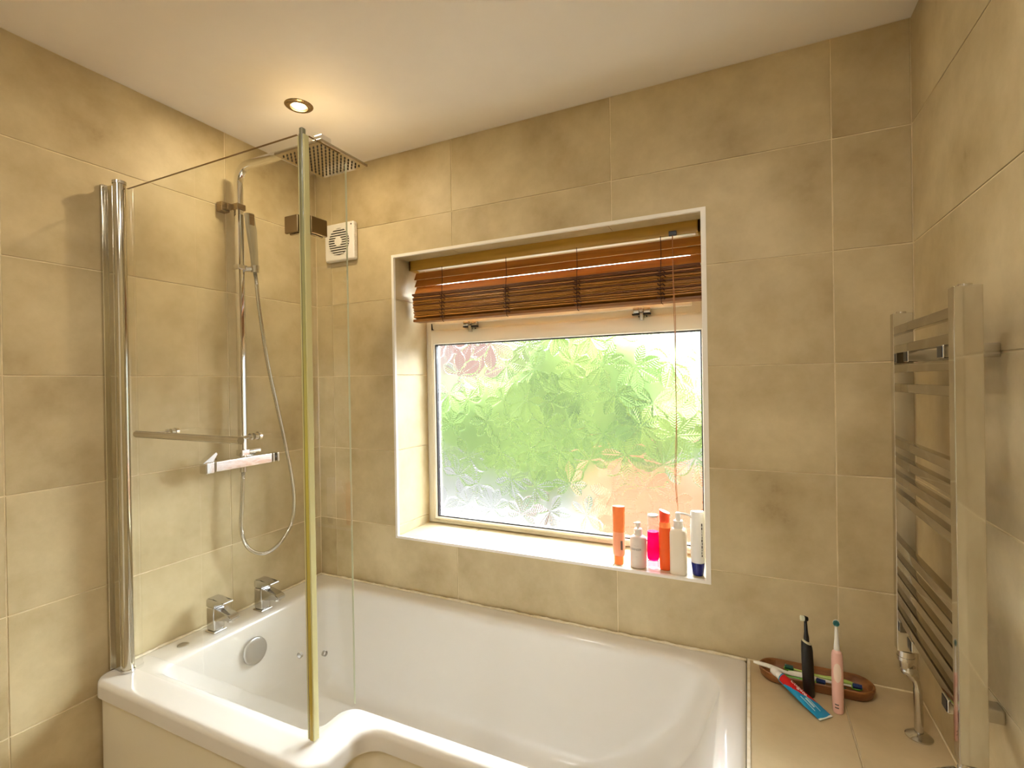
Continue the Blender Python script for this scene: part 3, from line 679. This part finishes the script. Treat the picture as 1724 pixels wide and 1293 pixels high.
# ------------------------------------------------------------------ bottles on the sill
SZ = WZ0+.0040
def glassy(name, col, rough=.1, tr=.75, ior=1.3): return mat(name, col, rough, Transmission_Weight=tr, IOR=ior)
ORN = mat('backlit_orange_plastic', (255,146,84), .25, Transmission_Weight=.12, IOR=1.2); ORC = mat('backlit_orange_cap', (255,140,74), .2, Transmission_Weight=.2, IOR=1.2)  # lightened so that window backlight is put into the plastic colour
PKL = mat('peach_label', (244,160,122), .35)
def bt(x, y): return Matrix.Translation((x, y, SZ))
# 1 orange upside-down tube
b1 = thing('shampoo_bottle', (1.295, .045, SZ), 'orange plastic bottle standing apart at the left end of the bottle row', 'bottle', 'bottles on the window sill')
bm = BM(); lathe(bm, [(.0150, .0003), (.0155, .002), (.0158, .024), (.0158, .0275)], 28, bt(1.2925, .045)); put('cap', bm, ORC, b1)
bm = BM(); lathe(bm, [(.0182, .0275), (.0200, .034), (.0206, .06), (.0200, .095), (.0192, .106)], 28, bt(1.293, .045), 1, .75); put('body', bm, PKL, b1)
bm = BM(); lathe(bm, [(.0192, .106), (.0198, .14), (.0204, .186), (.0200, .1905), (.0150, .1915), (.001, .1915)], 28, bt(1.2935, .045), 1, .75); put('clear_top', bm, ORN, b1)
bm = BM()
for k in range(11): box(bm, 1.3035, 1.3075, .0308, .0320, SZ+.052+k*.0024, SZ+.0531+k*.0024)
box(bm, 1.3020, 1.3085, .0312, .0322, SZ+.050, SZ+.0795); 
put('bar_mark', bm, mat('grey_print', (120,92,80), .5), b1, smooth=0)
# 2 white pump bottle with lettering
b2 = thing('cleanser_bottle', (1.357, .043, SZ), 'small white pump bottle with grey lettering, between orange and pink bottles', 'bottle', 'bottles on the window sill')
CREAM = mat('cream_plastic', (226,214,206), .35)
bm = BM(); lathe(bm, [(.0235, .0003), (.0262, .003), (.0262, .090), (.0250, .096), (.0180, .1005), (.0125, .103)], 32, bt(1.357, .043)); put('body', bm, CREAM, b2)
bm = BM(); lathe(bm, [(.0128, .102), (.0130, .104), (.0130, .1225), (.0115, .124)], 24, bt(1.357, .043))
lathe(bm, [(.0050, .123), (.0050, .131), (.0085, .132), (.0085, .142), (.0075, .144), (.001, .1445)], 20, bt(1.357, .043)); box(bm, 1.3425, 1.357, .039, .046, SZ+.136, SZ+.1425, .002)
put('pump', bm, WHITEP, b2)
GREYT = mat('grey_lettering', (96,86,82), .6)
def curved_text(s, size, m, parent, cx, cy, z, r, ang0, name='lettering'):
    c = bpy.data.curves.new(name, 'FONT'); c.body = s; c.size = size; c.extrude = .0001; c.align_x = 'CENTER'; c.align_y = 'CENTER'
    t = bpy.data.objects.new(name, c); COL.objects.link(t)
    me = bpy.data.meshes.new_from_object(t.evaluated_get(bpy.context.evaluated_depsgraph_get())); bpy.data.objects.remove(t)
    b = BM(); b.from_mesh(me); bpy.data.meshes.remove(me)
    for v in b.verts:
        a = ang0 + v.co.x/r; rr = r + .0002 + v.co.z; v.co = Vector((cx+rr*math.cos(a), cy+rr*math.sin(a), z+v.co.y))
    return put(name, b, m, parent, smooth=0, flip=None)
A0 = math.atan2(CAM.y-.043, CAM.x-1.357)
curved_text('CLEANSER', .0090, GREYT, b2, 1.357, .043, SZ+.062, .0263, A0-.45)
curved_text('______', .0045, GREYT, b2, 1.357, .043, SZ+.076, .0263, A0-.25)
curved_text('_ __ _', .0035, GREYT, b2, 1.357, .043, SZ+.040, .0263, A0-.25)
# 3 pink liquid
b3 = thing('pink_bottle', (1.403, .050, SZ), 'clear bottle half full of bright magenta liquid on the sill', 'bottle', 'bottles on the window sill')
MAG = mat('magenta_liquid', (250,16,130), .08, Transmission_Weight=.35, IOR=1.1, Emission_Strength=0)
PINKC = mat('pink_clear_cap', (255,170,196), .12, Transmission_Weight=.7, IOR=1.2)
CLR = clear_glass('clear_plastic', (.95,.92,.93), 1.6)
bm = BM(); lathe(bm, [(.0155, .0003), (.0165, .002), (.0180, .025)], 28, bt(1.403, .050)); put('cap', bm, PINKC, b3)
bm = BM(); lathe(bm, [(.0120, .0255), (.0175, .029), (.0195, .040), (.0178, .115), (.0172, .118)], 28, bt(1.403, .050)); put('liquid', bm, MAG, b3)
bm = BM(); lathe(bm, [(.0175, .1182), (.0170, .166), (.0150, .169), (.001, .170)], 28, bt(1.4035, .050)); put('clear_top', bm, CLR, b3)
bm = BM(); lathe(bm, [(.0172, .1655), (.0172, .169), (.0160, .1715), (.001, .172)], 28, bt(1.4035, .050)); put('lid', bm, WHITEP, b3)
# 4 orange-red bottle with slanted top
b4 = thing('sunscreen_bottle', (1.440, .050, SZ), 'dark orange bottle with slanted pink top, between pink and square white bottles', 'bottle', 'bottles on the window sill')
ORD = mat('backlit_deep_orange', (240,106,52), .22, Transmission_Weight=.1, IOR=1.2)  # lighter orange stands for daylight coming through the bottle
bm = BM(); lathe(bm, [(.0155, .0003), (.0170, .003), (.0180, .03), (.0186, .10), (.0182, .130), (.0170, .134)], 28, bt(1.440, .050), 1, .8); put('body', bm, ORD, b4)
bm = BM(); lathe(bm, [(.0170, .1342), (.0178, .137), (.0172, .148), (.0150, .152)], 28, bt(1.440, .050), 1, .8); put('shoulder', bm, ORN, b4)
bm = BM(); MS = bt(1.440, .050) @ Matrix.Translation((0, 0, .150)); lathe(bm, [(.0150, .0), (.0160, .018), (.0164, .030)], 28, MS, 1, .8)
for v in bm.verts:
    if v.co.z > SZ+.16: v.co.z += -(v.co.x-1.440)*.35 + (.004 if v.co.z > SZ+.175 else 0)
cp = put('cap', bm, mat('coral_cap', (244,92,58), .25, Transmission_Weight=.2, IOR=1.2), b4)
bm = BM(); lathe(bm, [(.0166, .0302), (.0160, .0320), (.001, .0325)], 28, MS, 1, .8)
for v in bm.verts: v.co.z += -(v.co.x-1.440)*.35 + .004
put('cap_top', bm, mat('pale_pink', (246,170,170), .25), cp)
# 5 square white pump bottle
b5 = thing('lotion_bottle', (1.483, .036, SZ), 'tall square cream pump bottle with long nozzle, left of the navy-capped tube', 'bottle', 'bottles on the window sill')
bm = BM(); lathe(bm, [(.0225, .0003), (.0245, .003), (.0245, .128), (.0225, .137), (.0160, .1405), (.0138, .142)], 40, bt(1.483, .036), sq=6); put('body', bm, mat('ivory_plastic', (236,226,208), .3), b5)
bm = BM(); lathe(bm, [(.0145, .1405), (.0148, .143), (.0148, .163), (.0135, .165)], 24, bt(1.483, .036)); lathe(bm, [(.0075, .165), (.0080, .181), (.0085, .188), (.0070, .190), (.001, .1905)], 20, bt(1.483, .036))
sweep(bm, catmull([(1.483, .036, SZ+.186), (1.500, .034, SZ+.1875), (1.518, .032, SZ+.184), (1.523, .0315, SZ+.178)], 4), .0032, 8); put('pump', bm, WHITEP, b5)
# 6 white tube, navy cap
b6 = thing('body_lotion_bottle', (1.5395, .044, SZ), 'white bottle standing on its navy blue cap in the sill corner', 'bottle', 'bottles on the window sill')
bm = BM(); lathe(bm, [(.0145, .0003), (.0165, .002), (.0185, .020), (.0205, .040)], 32, bt(1.539, .044)); put('cap', bm, mat('navy_plastic', (10,22,110), .25), b6)
bm = BM(); lathe(bm, [(.0203, .0402), (.0212, .055), (.0216, .12), (.0214, .180), (.0205, .194), (.0180, .198), (.0165, .1975), (.0160, .196), (.001, .196)], 32, bt(1.5395, .044), 1, .9); put('body', bm, mat('glossy_white', (244,242,238), .2), b6)
NAVT = mat('dark_lettering', (40,40,46), .5)
bm = BM()
rl = random.Random(3); z = .062
while z < .160:
    hgt = rl.uniform(.004, .009); a = -.95
    for k in range(3):
        aa = a+k*.05; r = .0222
        if rl.random() < .8: box(bm, 1.5395+r*math.cos(aa)-.0006, 1.5395+r*math.cos(aa)+.0003, .044+r*.9*math.sin(aa)-.0008, .044+r*.9*math.sin(aa)+.0006, SZ+z, SZ+z+hgt)
    z += hgt+.0025
put('lettering', bm, NAVT, b6, smooth=0)

# ------------------------------------------------------------------ ledge: tray and brushes
LZ = .5598
tr = thing('wooden_tray', (1.836, -.063, LZ), 'shallow oval wooden tray of toothbrushes at the back of the ledge', 'tray')
def stadium(hl, hw, n=14):
    out = []
    for s, a0 in ((1, -90), (-1, 90)):
        for k in range(n+1): a = math.radians(a0+180*k/n); out.append((s*(hl-hw)+hw*math.cos(a), hw*math.sin(a)))
    return out
bm = BM(); L0 = []
for hl, hw, z in ((.122, .036, 0), (.128, .041, .006), (.132, .045, .018), (.133, .046, .026), (.131, .044, .028), (.128, .041, .027), (.123, .036, .012), (.118, .031, .007)):
    L0.append([bm.verts.new((1.836+u, -.063+v, LZ+.0003+z)) for u, v in stadium(hl, hw)])
for a, b in zip(L0, L0[1:]):
    for i in range(len(a)): bm.faces.new((a[i], a[(i+1) % len(a)], b[(i+1) % len(a)], b[i]))
bm.faces.new(L0[0][::-1]); bm.faces.new(L0[-1]); put('dish', bm, TRAYW, tr, smooth=50)
WB = mat('brush_white', (240,238,226), .3); GB = mat('brush_green', (120,190,60), .3); LB = mat('brush_lime', (186,214,110), .3)
BLUEB = mat('bristle_blue', (34,60,120), .7); GREENB = mat('bristle_green', (20,96,84), .7); WBR = mat('bristle_white', (232,236,216), .7)
def toothbrush(tail, head, label, mh, mhead, mbr, up=(0, -.55, .83)):
    tail, head = Vector(tail), Vector(head); d = (head-tail).normalized(); up = Vector(up); up = (up-up.dot(d)*d).normalized()
    t = thing('toothbrush', tuple(tail.lerp(head, .5)), label, 'toothbrush', 'toothbrushes in the wooden tray')
    Lh = (head-tail).length; P = [tail+d*Lh*k/10+up*(.0025*math.sin(k*.8)) for k in range(11)]
    bm = BM(); sweep(bm, P, lambda i: (.0035, .0052, .0058, .0060, .0056, .0046, .0044, .0036, .0028, .0026, .0026)[i], 10, sx=.7, sy=1, up=up); put('handle', bm, mh, t, smooth=60)
    side = d.cross(up); mt = Matrix((( d.x, side.x, up.x, head.x+d.x*.012), (d.y, side.y, up.y, head.y+d.y*.012), (d.z, side.z, up.z, head.z+d.z*.012), (0, 0, 0, 1)))
    bm = BM(); lathe(bm, [(.0125, -.0022), (.0130, 0), (.0125, .0022)], 20, mt, 1, .5); hd = put('head', bm, mhead, t)
    bm = BM()
    for i in range(7):
        for j in range(3):
            box(bm, -.0095+i*.0029, -.0072+i*.0029, -.0045+j*.0032, -.0020+j*.0032, .002, .0115, mt=mt)
    put('bristles', bm, mbr, hd, smooth=0, kind='stuff')
toothbrush((1.690, -.083, .5985), (1.835, -.074, .5755), 'white toothbrush whose handle sticks out over the tray\'s left end', WB, LB, BLUEB)
toothbrush((1.925, -.047, .5745), (1.790, -.040, .5765), 'toothbrush with dark green bristles lying along the back of the wooden tray', LB, GB, GREENB)
toothbrush((1.775, -.062, .5790), (1.917, -.064, .5755), 'toothbrush with blue bristles and green head at the tray\'s right end', WB, GB, BLUEB)
toothbrush((1.765, -.070, .5720), (1.880, -.088, .5730), 'green toothbrush half hidden behind the pink electric toothbrush', GB, GB, GREENB)
# electric toothbrushes
def etb(x, y, h_handle, h_neck, h_head, rad, m_body, m_neck, m_ring, m_br, label, lean, face, slant=0):
    t = thing('electric_toothbrush', (x, y, LZ), label, 'toothbrush'); MT = Matrix.Translation((x, y, LZ+.0003)) @ Matrix.Rotation(lean, 4, 'Y')
    bm = BM(); lathe(bm, [(rad*.80, 0), (rad*.92, .003), (rad*.98, .03), (rad, h_handle*.55), (rad*.97, h_handle*.85), (rad*.92, h_handle-.008), (rad*.80, h_handle-.001)], 28)
    for v in bm.verts:
        if v.co.z > h_handle-.012: v.co.z -= v.co.x*slant
    bmesh.ops.transform(bm, matrix=MT, verts=bm.verts); bd = put('handle', bm, m_body, t)
    bm = BM(); lathe(bm, [(rad*.79, h_handle-.001), (rad*.6, h_handle+.002), (.006, h_handle+.004)], 24)
    for v in bm.verts: v.co.z -= v.co.x*slant
    bmesh.ops.transform(bm, matrix=MT, verts=bm.verts); put('collar', bm, m_ring, t)
    bm = BM(); lathe(bm, [(.0065, h_handle+.001), (.0062, h_handle+.012), (.0046, h_handle+h_neck*.45), (.0036, h_handle+h_neck*.9), (.0034, h_handle+h_neck+.006)], 18, MT)
    hc = MT @ Vector((0, 0, h_handle+h_neck+.004)); f = Vector(face).normalized(); cyl(bm, hc-f*.0055, hc+f*.003, .0052, .0072, 18); nk = put('brush_neck', bm, m_neck, t)
    bm = BM(); q = f.to_track_quat('Z', 'Y').to_matrix()
    for ring, n in ((0, 1), (.0025, 6), (.0052, 12)):
        for k in range(n):
            a = 2*math.pi*k/n; c0 = hc+q @ Vector((ring*math.cos(a), ring*math.sin(a), .003)); c1 = hc+q @ Vector((ring*1.12*math.cos(a), ring*1.12*math.sin(a), .0115)); cyl(bm, c0, c1, .0013, .0013, 5)
    put('bristles', bm, m_br, nk, kind='stuff')
    return t, MT
BLK = mat('black_rubber', (14,12,12), .4); PNK = mat('pink_handle', (238,190,178), .3)
t1, m1 = etb(1.8175, -.1235, .138, .055, 0, .0135, BLK, BLK, mat('silver_collar', (205,196,160), .3), WBR, 'black electric toothbrush standing upright behind the toothpaste', -.03, (-1, -.25, .1), slant=.45)
t2, m2 = etb(1.8745, -.1660, .148, .066, 0, .0125, PNK, WHITEP, PNK, mat('bristle_teal', (40,120,120), .6), 'pink electric toothbrush standing upright in front of the wooden tray', -.008, (-.12, -1, .1))
av = (CAM-Vector((1.8745, -.166, .6))); av.z = 0; av.normalize(); an = math.atan2(av.y, av.x)
bm = BM()
rows_ = []
for z, wd in [(.078, .15), (.082, .5), (.088, .75), (.100, .85), (.112, .75), (.120, .5), (.124, .15)]:
    rows_.append([bm.verts.new((1.8745-.0006+.0130*math.cos(an+q_*wd*.8), -.166+.0130*math.sin(an+q_*wd*.8), LZ+z)) for q_ in (-1, -.6, -.2, .2, .6, 1)])
for a, b in zip(rows_, rows_[1:]):
    for k in range(5): bm.faces.new((a[k], a[k+1], b[k+1], b[k]))
put('grip_pad', bm, mat('pale_grip', (244,222,208), .3), t2, smooth=0)
for i in range(2):
    bm = BM(); Pm = []
    for k in range(5):
        a = an-.55+k*.17; Pm.append([bm.verts.new((1.8745+.0125*math.cos(a), -.166+.0125*math.sin(a), LZ+.022-i*.0075+dz_)) for dz_ in (0, .0030)])
    for a, b in zip(Pm, Pm[1:]): bm.faces.new((a[0], b[0], b[1], a[1]))
    put('printed_mark', bm, GREYT, t2, smooth=0)
# toothpaste
tp = thing('toothpaste_tube', (1.80, -.165, LZ), 'red and blue toothpaste tube with white cap lying against the tray', 'toothpaste')
a_ = Vector((1.7560, -.1180, .5895)); b_ = Vector((1.8435, -.2080, .5625)); d = (b_-a_).normalized(); side = Vector((0,0,1)).cross(d).normalized(); up_ = d.cross(side)
TM = Matrix((( d.x, side.x, up_.x, a_.x), (d.y, side.y, up_.y, a_.y), (d.z, side.z, up_.z, a_.z), (0, 0, 0, 1))); LN = (b_-a_).length
def tube_ring(t): # half width, half thickness
    return .0105+.0085*min(1, t*1.6)+.0015*t, max(.0007, .0115*(1-t**1.6)+.0007)
bm = BM(); rr = []; NS, NA = 44, 64
for i in range(NS+1):
    t = i/NS; hw, ht = tube_ring(t); rr.append([bm.verts.new(TM @ Vector((t*LN, hw*math.cos(2*math.pi*k/NA), ht*math.sin(2*math.pi*k/NA)))) for k in range(NA)])
for i in range(NS):
    for k in range(NA):
        f_ = bm.faces.new((rr[i][k], rr[i][(k+1) % NA], rr[i+1][(k+1) % NA], rr[i+1][k]))
        t = (i+.5)/NS; c = math.cos(2*math.pi*(k+.5)/NA); s = math.sin(2*math.pi*(k+.5)/NA)
        f_.material_index = 1 if (s > -.2 and c > -1.1+2.15*(t/.74)**2.0 and .03 < t) else 0
bm.faces.new(rr[0][::-1]); bm.faces.new(rr[-1])
CY = mat('cyan_print', (14,140,190), .25); RED = mat('red_print', (196,14,20), .25)
put('tube', bm, [CY, RED], tp, smooth=50)
bm = BM(); cyl(bm, TM @ Vector((-.003, 0, 0)), TM @ Vector((.001, 0, 0)), .0085, .0105, 20); cyl(bm, TM @ Vector((-.012, 0, 0)), TM @ Vector((-.003, 0, 0)), .0085, .0095, 20); cyl(bm, TM @ Vector((-.014, 0, 0)), TM @ Vector((-.012, 0, 0)), .0092, .0092, 20); lathe(bm, [(.0070, -.031), (.0098, -.028), (.0104, -.021), (.0096, -.0145), (.0080, -.0138)], 20, TM @ Matrix.Rotation(math.pi/2, 4, 'Y') @ Matrix.Scale(1, 4))
put('cap', bm, WHITEP, tp)
bm = BM(); box(bm, LN-.003, LN+.0015, -.0205, .0205, -.0009, .0009, mt=TM); put('crimp', bm, mat('tube_crimp', (224,232,224), .4), tp)
def on_tube(s, size, m, x0, y0, name):
    c = bpy.data.curves.new(name, 'FONT'); c.body = s; c.size = size; c.extrude = .0001; c.align_x = 'CENTER'; c.align_y = 'CENTER'
    t_ = bpy.data.objects.new(name, c); COL.objects.link(t_)
    me_ = bpy.data.meshes.new_from_object(t_.evaluated_get(bpy.context.evaluated_depsgraph_get())); bpy.data.objects.remove(t_)
    b = BM(); b.from_mesh(me_); bpy.data.meshes.remove(me_)
    bmesh.ops.subdivide_edges(b, edges=b.edges[:], cuts=1)
    for v in b.verts:
        u, y = x0+v.co.x, y0+v.co.y; hw, ht = tube_ring(min(max(u/LN, 0), 1)); k = max(0, 1-(y/hw)**2)**.5
        v.co = TM @ Vector((u, y, ht*k+.0005+v.co.z))
    put(name, b, m, tp, smooth=0, flip=None)
WTX = mat('white_print', (250,250,250), .4)
on_tube('Colgate', .0150, WTX, .047, .0050, 'lettering')
bm = BM()
for k in range(3):
    g0 = [TM @ Vector((LN*.70+u*.03, v*.007-.004, 0)) for u, v in ((0, .3), (.5, .9), (1, .5), (.8, -.4), (.2, -.6))]
for k, (u0, u1, v0, v1) in enumerate(((.066, .108, -.0115, -.0095), (.070, .112, .001, .003), (.074, .100, -.006, -.001))):
    n_ = 8; T_, B2 = [], []
    for i in range(n_+1):
        u = u0+(u1-u0)*i/n_
        for v_, lst in ((v0, B2), (v1, T_)):
            hw, ht = tube_ring(u/LN); lst.append(bm.verts.new(TM @ Vector((u, v_, ht*max(0, 1-(v_/hw)**2)**.5+.0004))))
    for i in range(n_): bm.faces.new((B2[i], B2[i+1], T_[i+1], T_[i]))
put('printed_swirl', bm, mat('pale_print', (170,214,226), .3), tp, smooth=0)

# ------------------------------------------------------------------ towel radiator
rd = thing('towel_radiator', (2.0, -.375, .75), 'chrome ladder towel radiator with flat bars on the right wall', 'radiator')
FX, BX = 1.985, 2.0215
for y0, y1 in ((-.572, -.546), (-.204, -.178)):
    bm = BM(); box(bm, FX, BX, y0, y1, .752, 1.5165, .0012, 2); u_ = put('upright', bm, RADC, rd)
    bm = BM(); ym = (y0+y1)/2; cyl(bm, (2.003, ym, 1.5160), (2.003, ym, 1.520), .0095, seg=20); put('air_vent_plug', bm, CHROME_B, u_)
zs = [1.481, 1.4365, 1.392, 1.3475] + [1.2190, 1.1775, 1.1360, 1.0945] + [.9790, .9375, .8960, .8545, .8130]
bm = BM(); box(bm, 1.998, 2.0145, -.5465, -.2035, -.0095, .0095, .001, 1); first = None
for z in zs:
    if first is None: first = put('bar', bm, BARC, rd, origin=(2.006, -.375, 0)); first.location.z = z-.75
    else: o = bpy.data.objects.new('bar', first.data); COL.objects.link(o); o.parent = rd; o.location = first.location; o.location.z = z-.75
for y in (-.466, -.252):
    for z in (1.4165, .7925):
        bm = BM(); box(bm, 1.996, W-.0003, y-.015, y+.015, z-.012, z+.012, .002); br = put('wall_bracket', bm, CHROME_B, rd)
        bm = BM(); box(bm, 1.9950, 1.9965, y-.012, y+.012, z-.010, z+.010); put('bracket_hollow_shade', bm, DARK, br)  # dark plate stands for the shaded inside of the open tube
def valve_(ym, full=True):
    bm = BM(); cyl(bm, (2.003, ym, .752), (2.003, ym, .738), .016, seg=24); cyl(bm, (2.003, ym, .738), (2.003, ym, .730), .0175, seg=24); cyl(bm, (2.003, ym, .730), (2.003, ym, .712), .0145, .012, 24)
    lathe(bm, [(.006, .696), (.0145, .700), (.0165, .708), (.0130, .716)], 24, Matrix.Translation((2.008, ym, 0)))
    sweep(bm, catmull([(2.006, ym, .712), (2.012, ym, .700), (2.018, ym+.002, .690)], 4), .0110, 12)
    v = put('valve', bm, CHROME_B, rd)
    if not full:
        b = BM(); cyl(b, (1.985, ym, .724), (1.955, ym-.012, .722), .014, .012, 20); cyl(b, (1.955, ym-.012, .722), (1.950, ym-.014, .722), .009, seg=16); put('valve_knob', b, CHROME, v)
    bm = BM(); sweep(bm, catmull([(2.018, ym+.002, .694), (2.0225, ym, .676), (2.0245, ym, .640), (2.025, ym, .600), (2.025, ym, .560)], 6), lambda i: .0072 if i < 8 else .0085, 14); put('pipe', bm, CHROME_B, rd, smooth=60)
    bm = BM(); lathe(bm, [(.026, .5600), (.026, .562), (.018, .568), (.010, .571), (.0088, .572)], 32, Matrix.Translation((2.025, ym, 0))); put('pipe_collar', bm, CHROME_B, rd)
valve_(-.191); valve_(-.559, False)
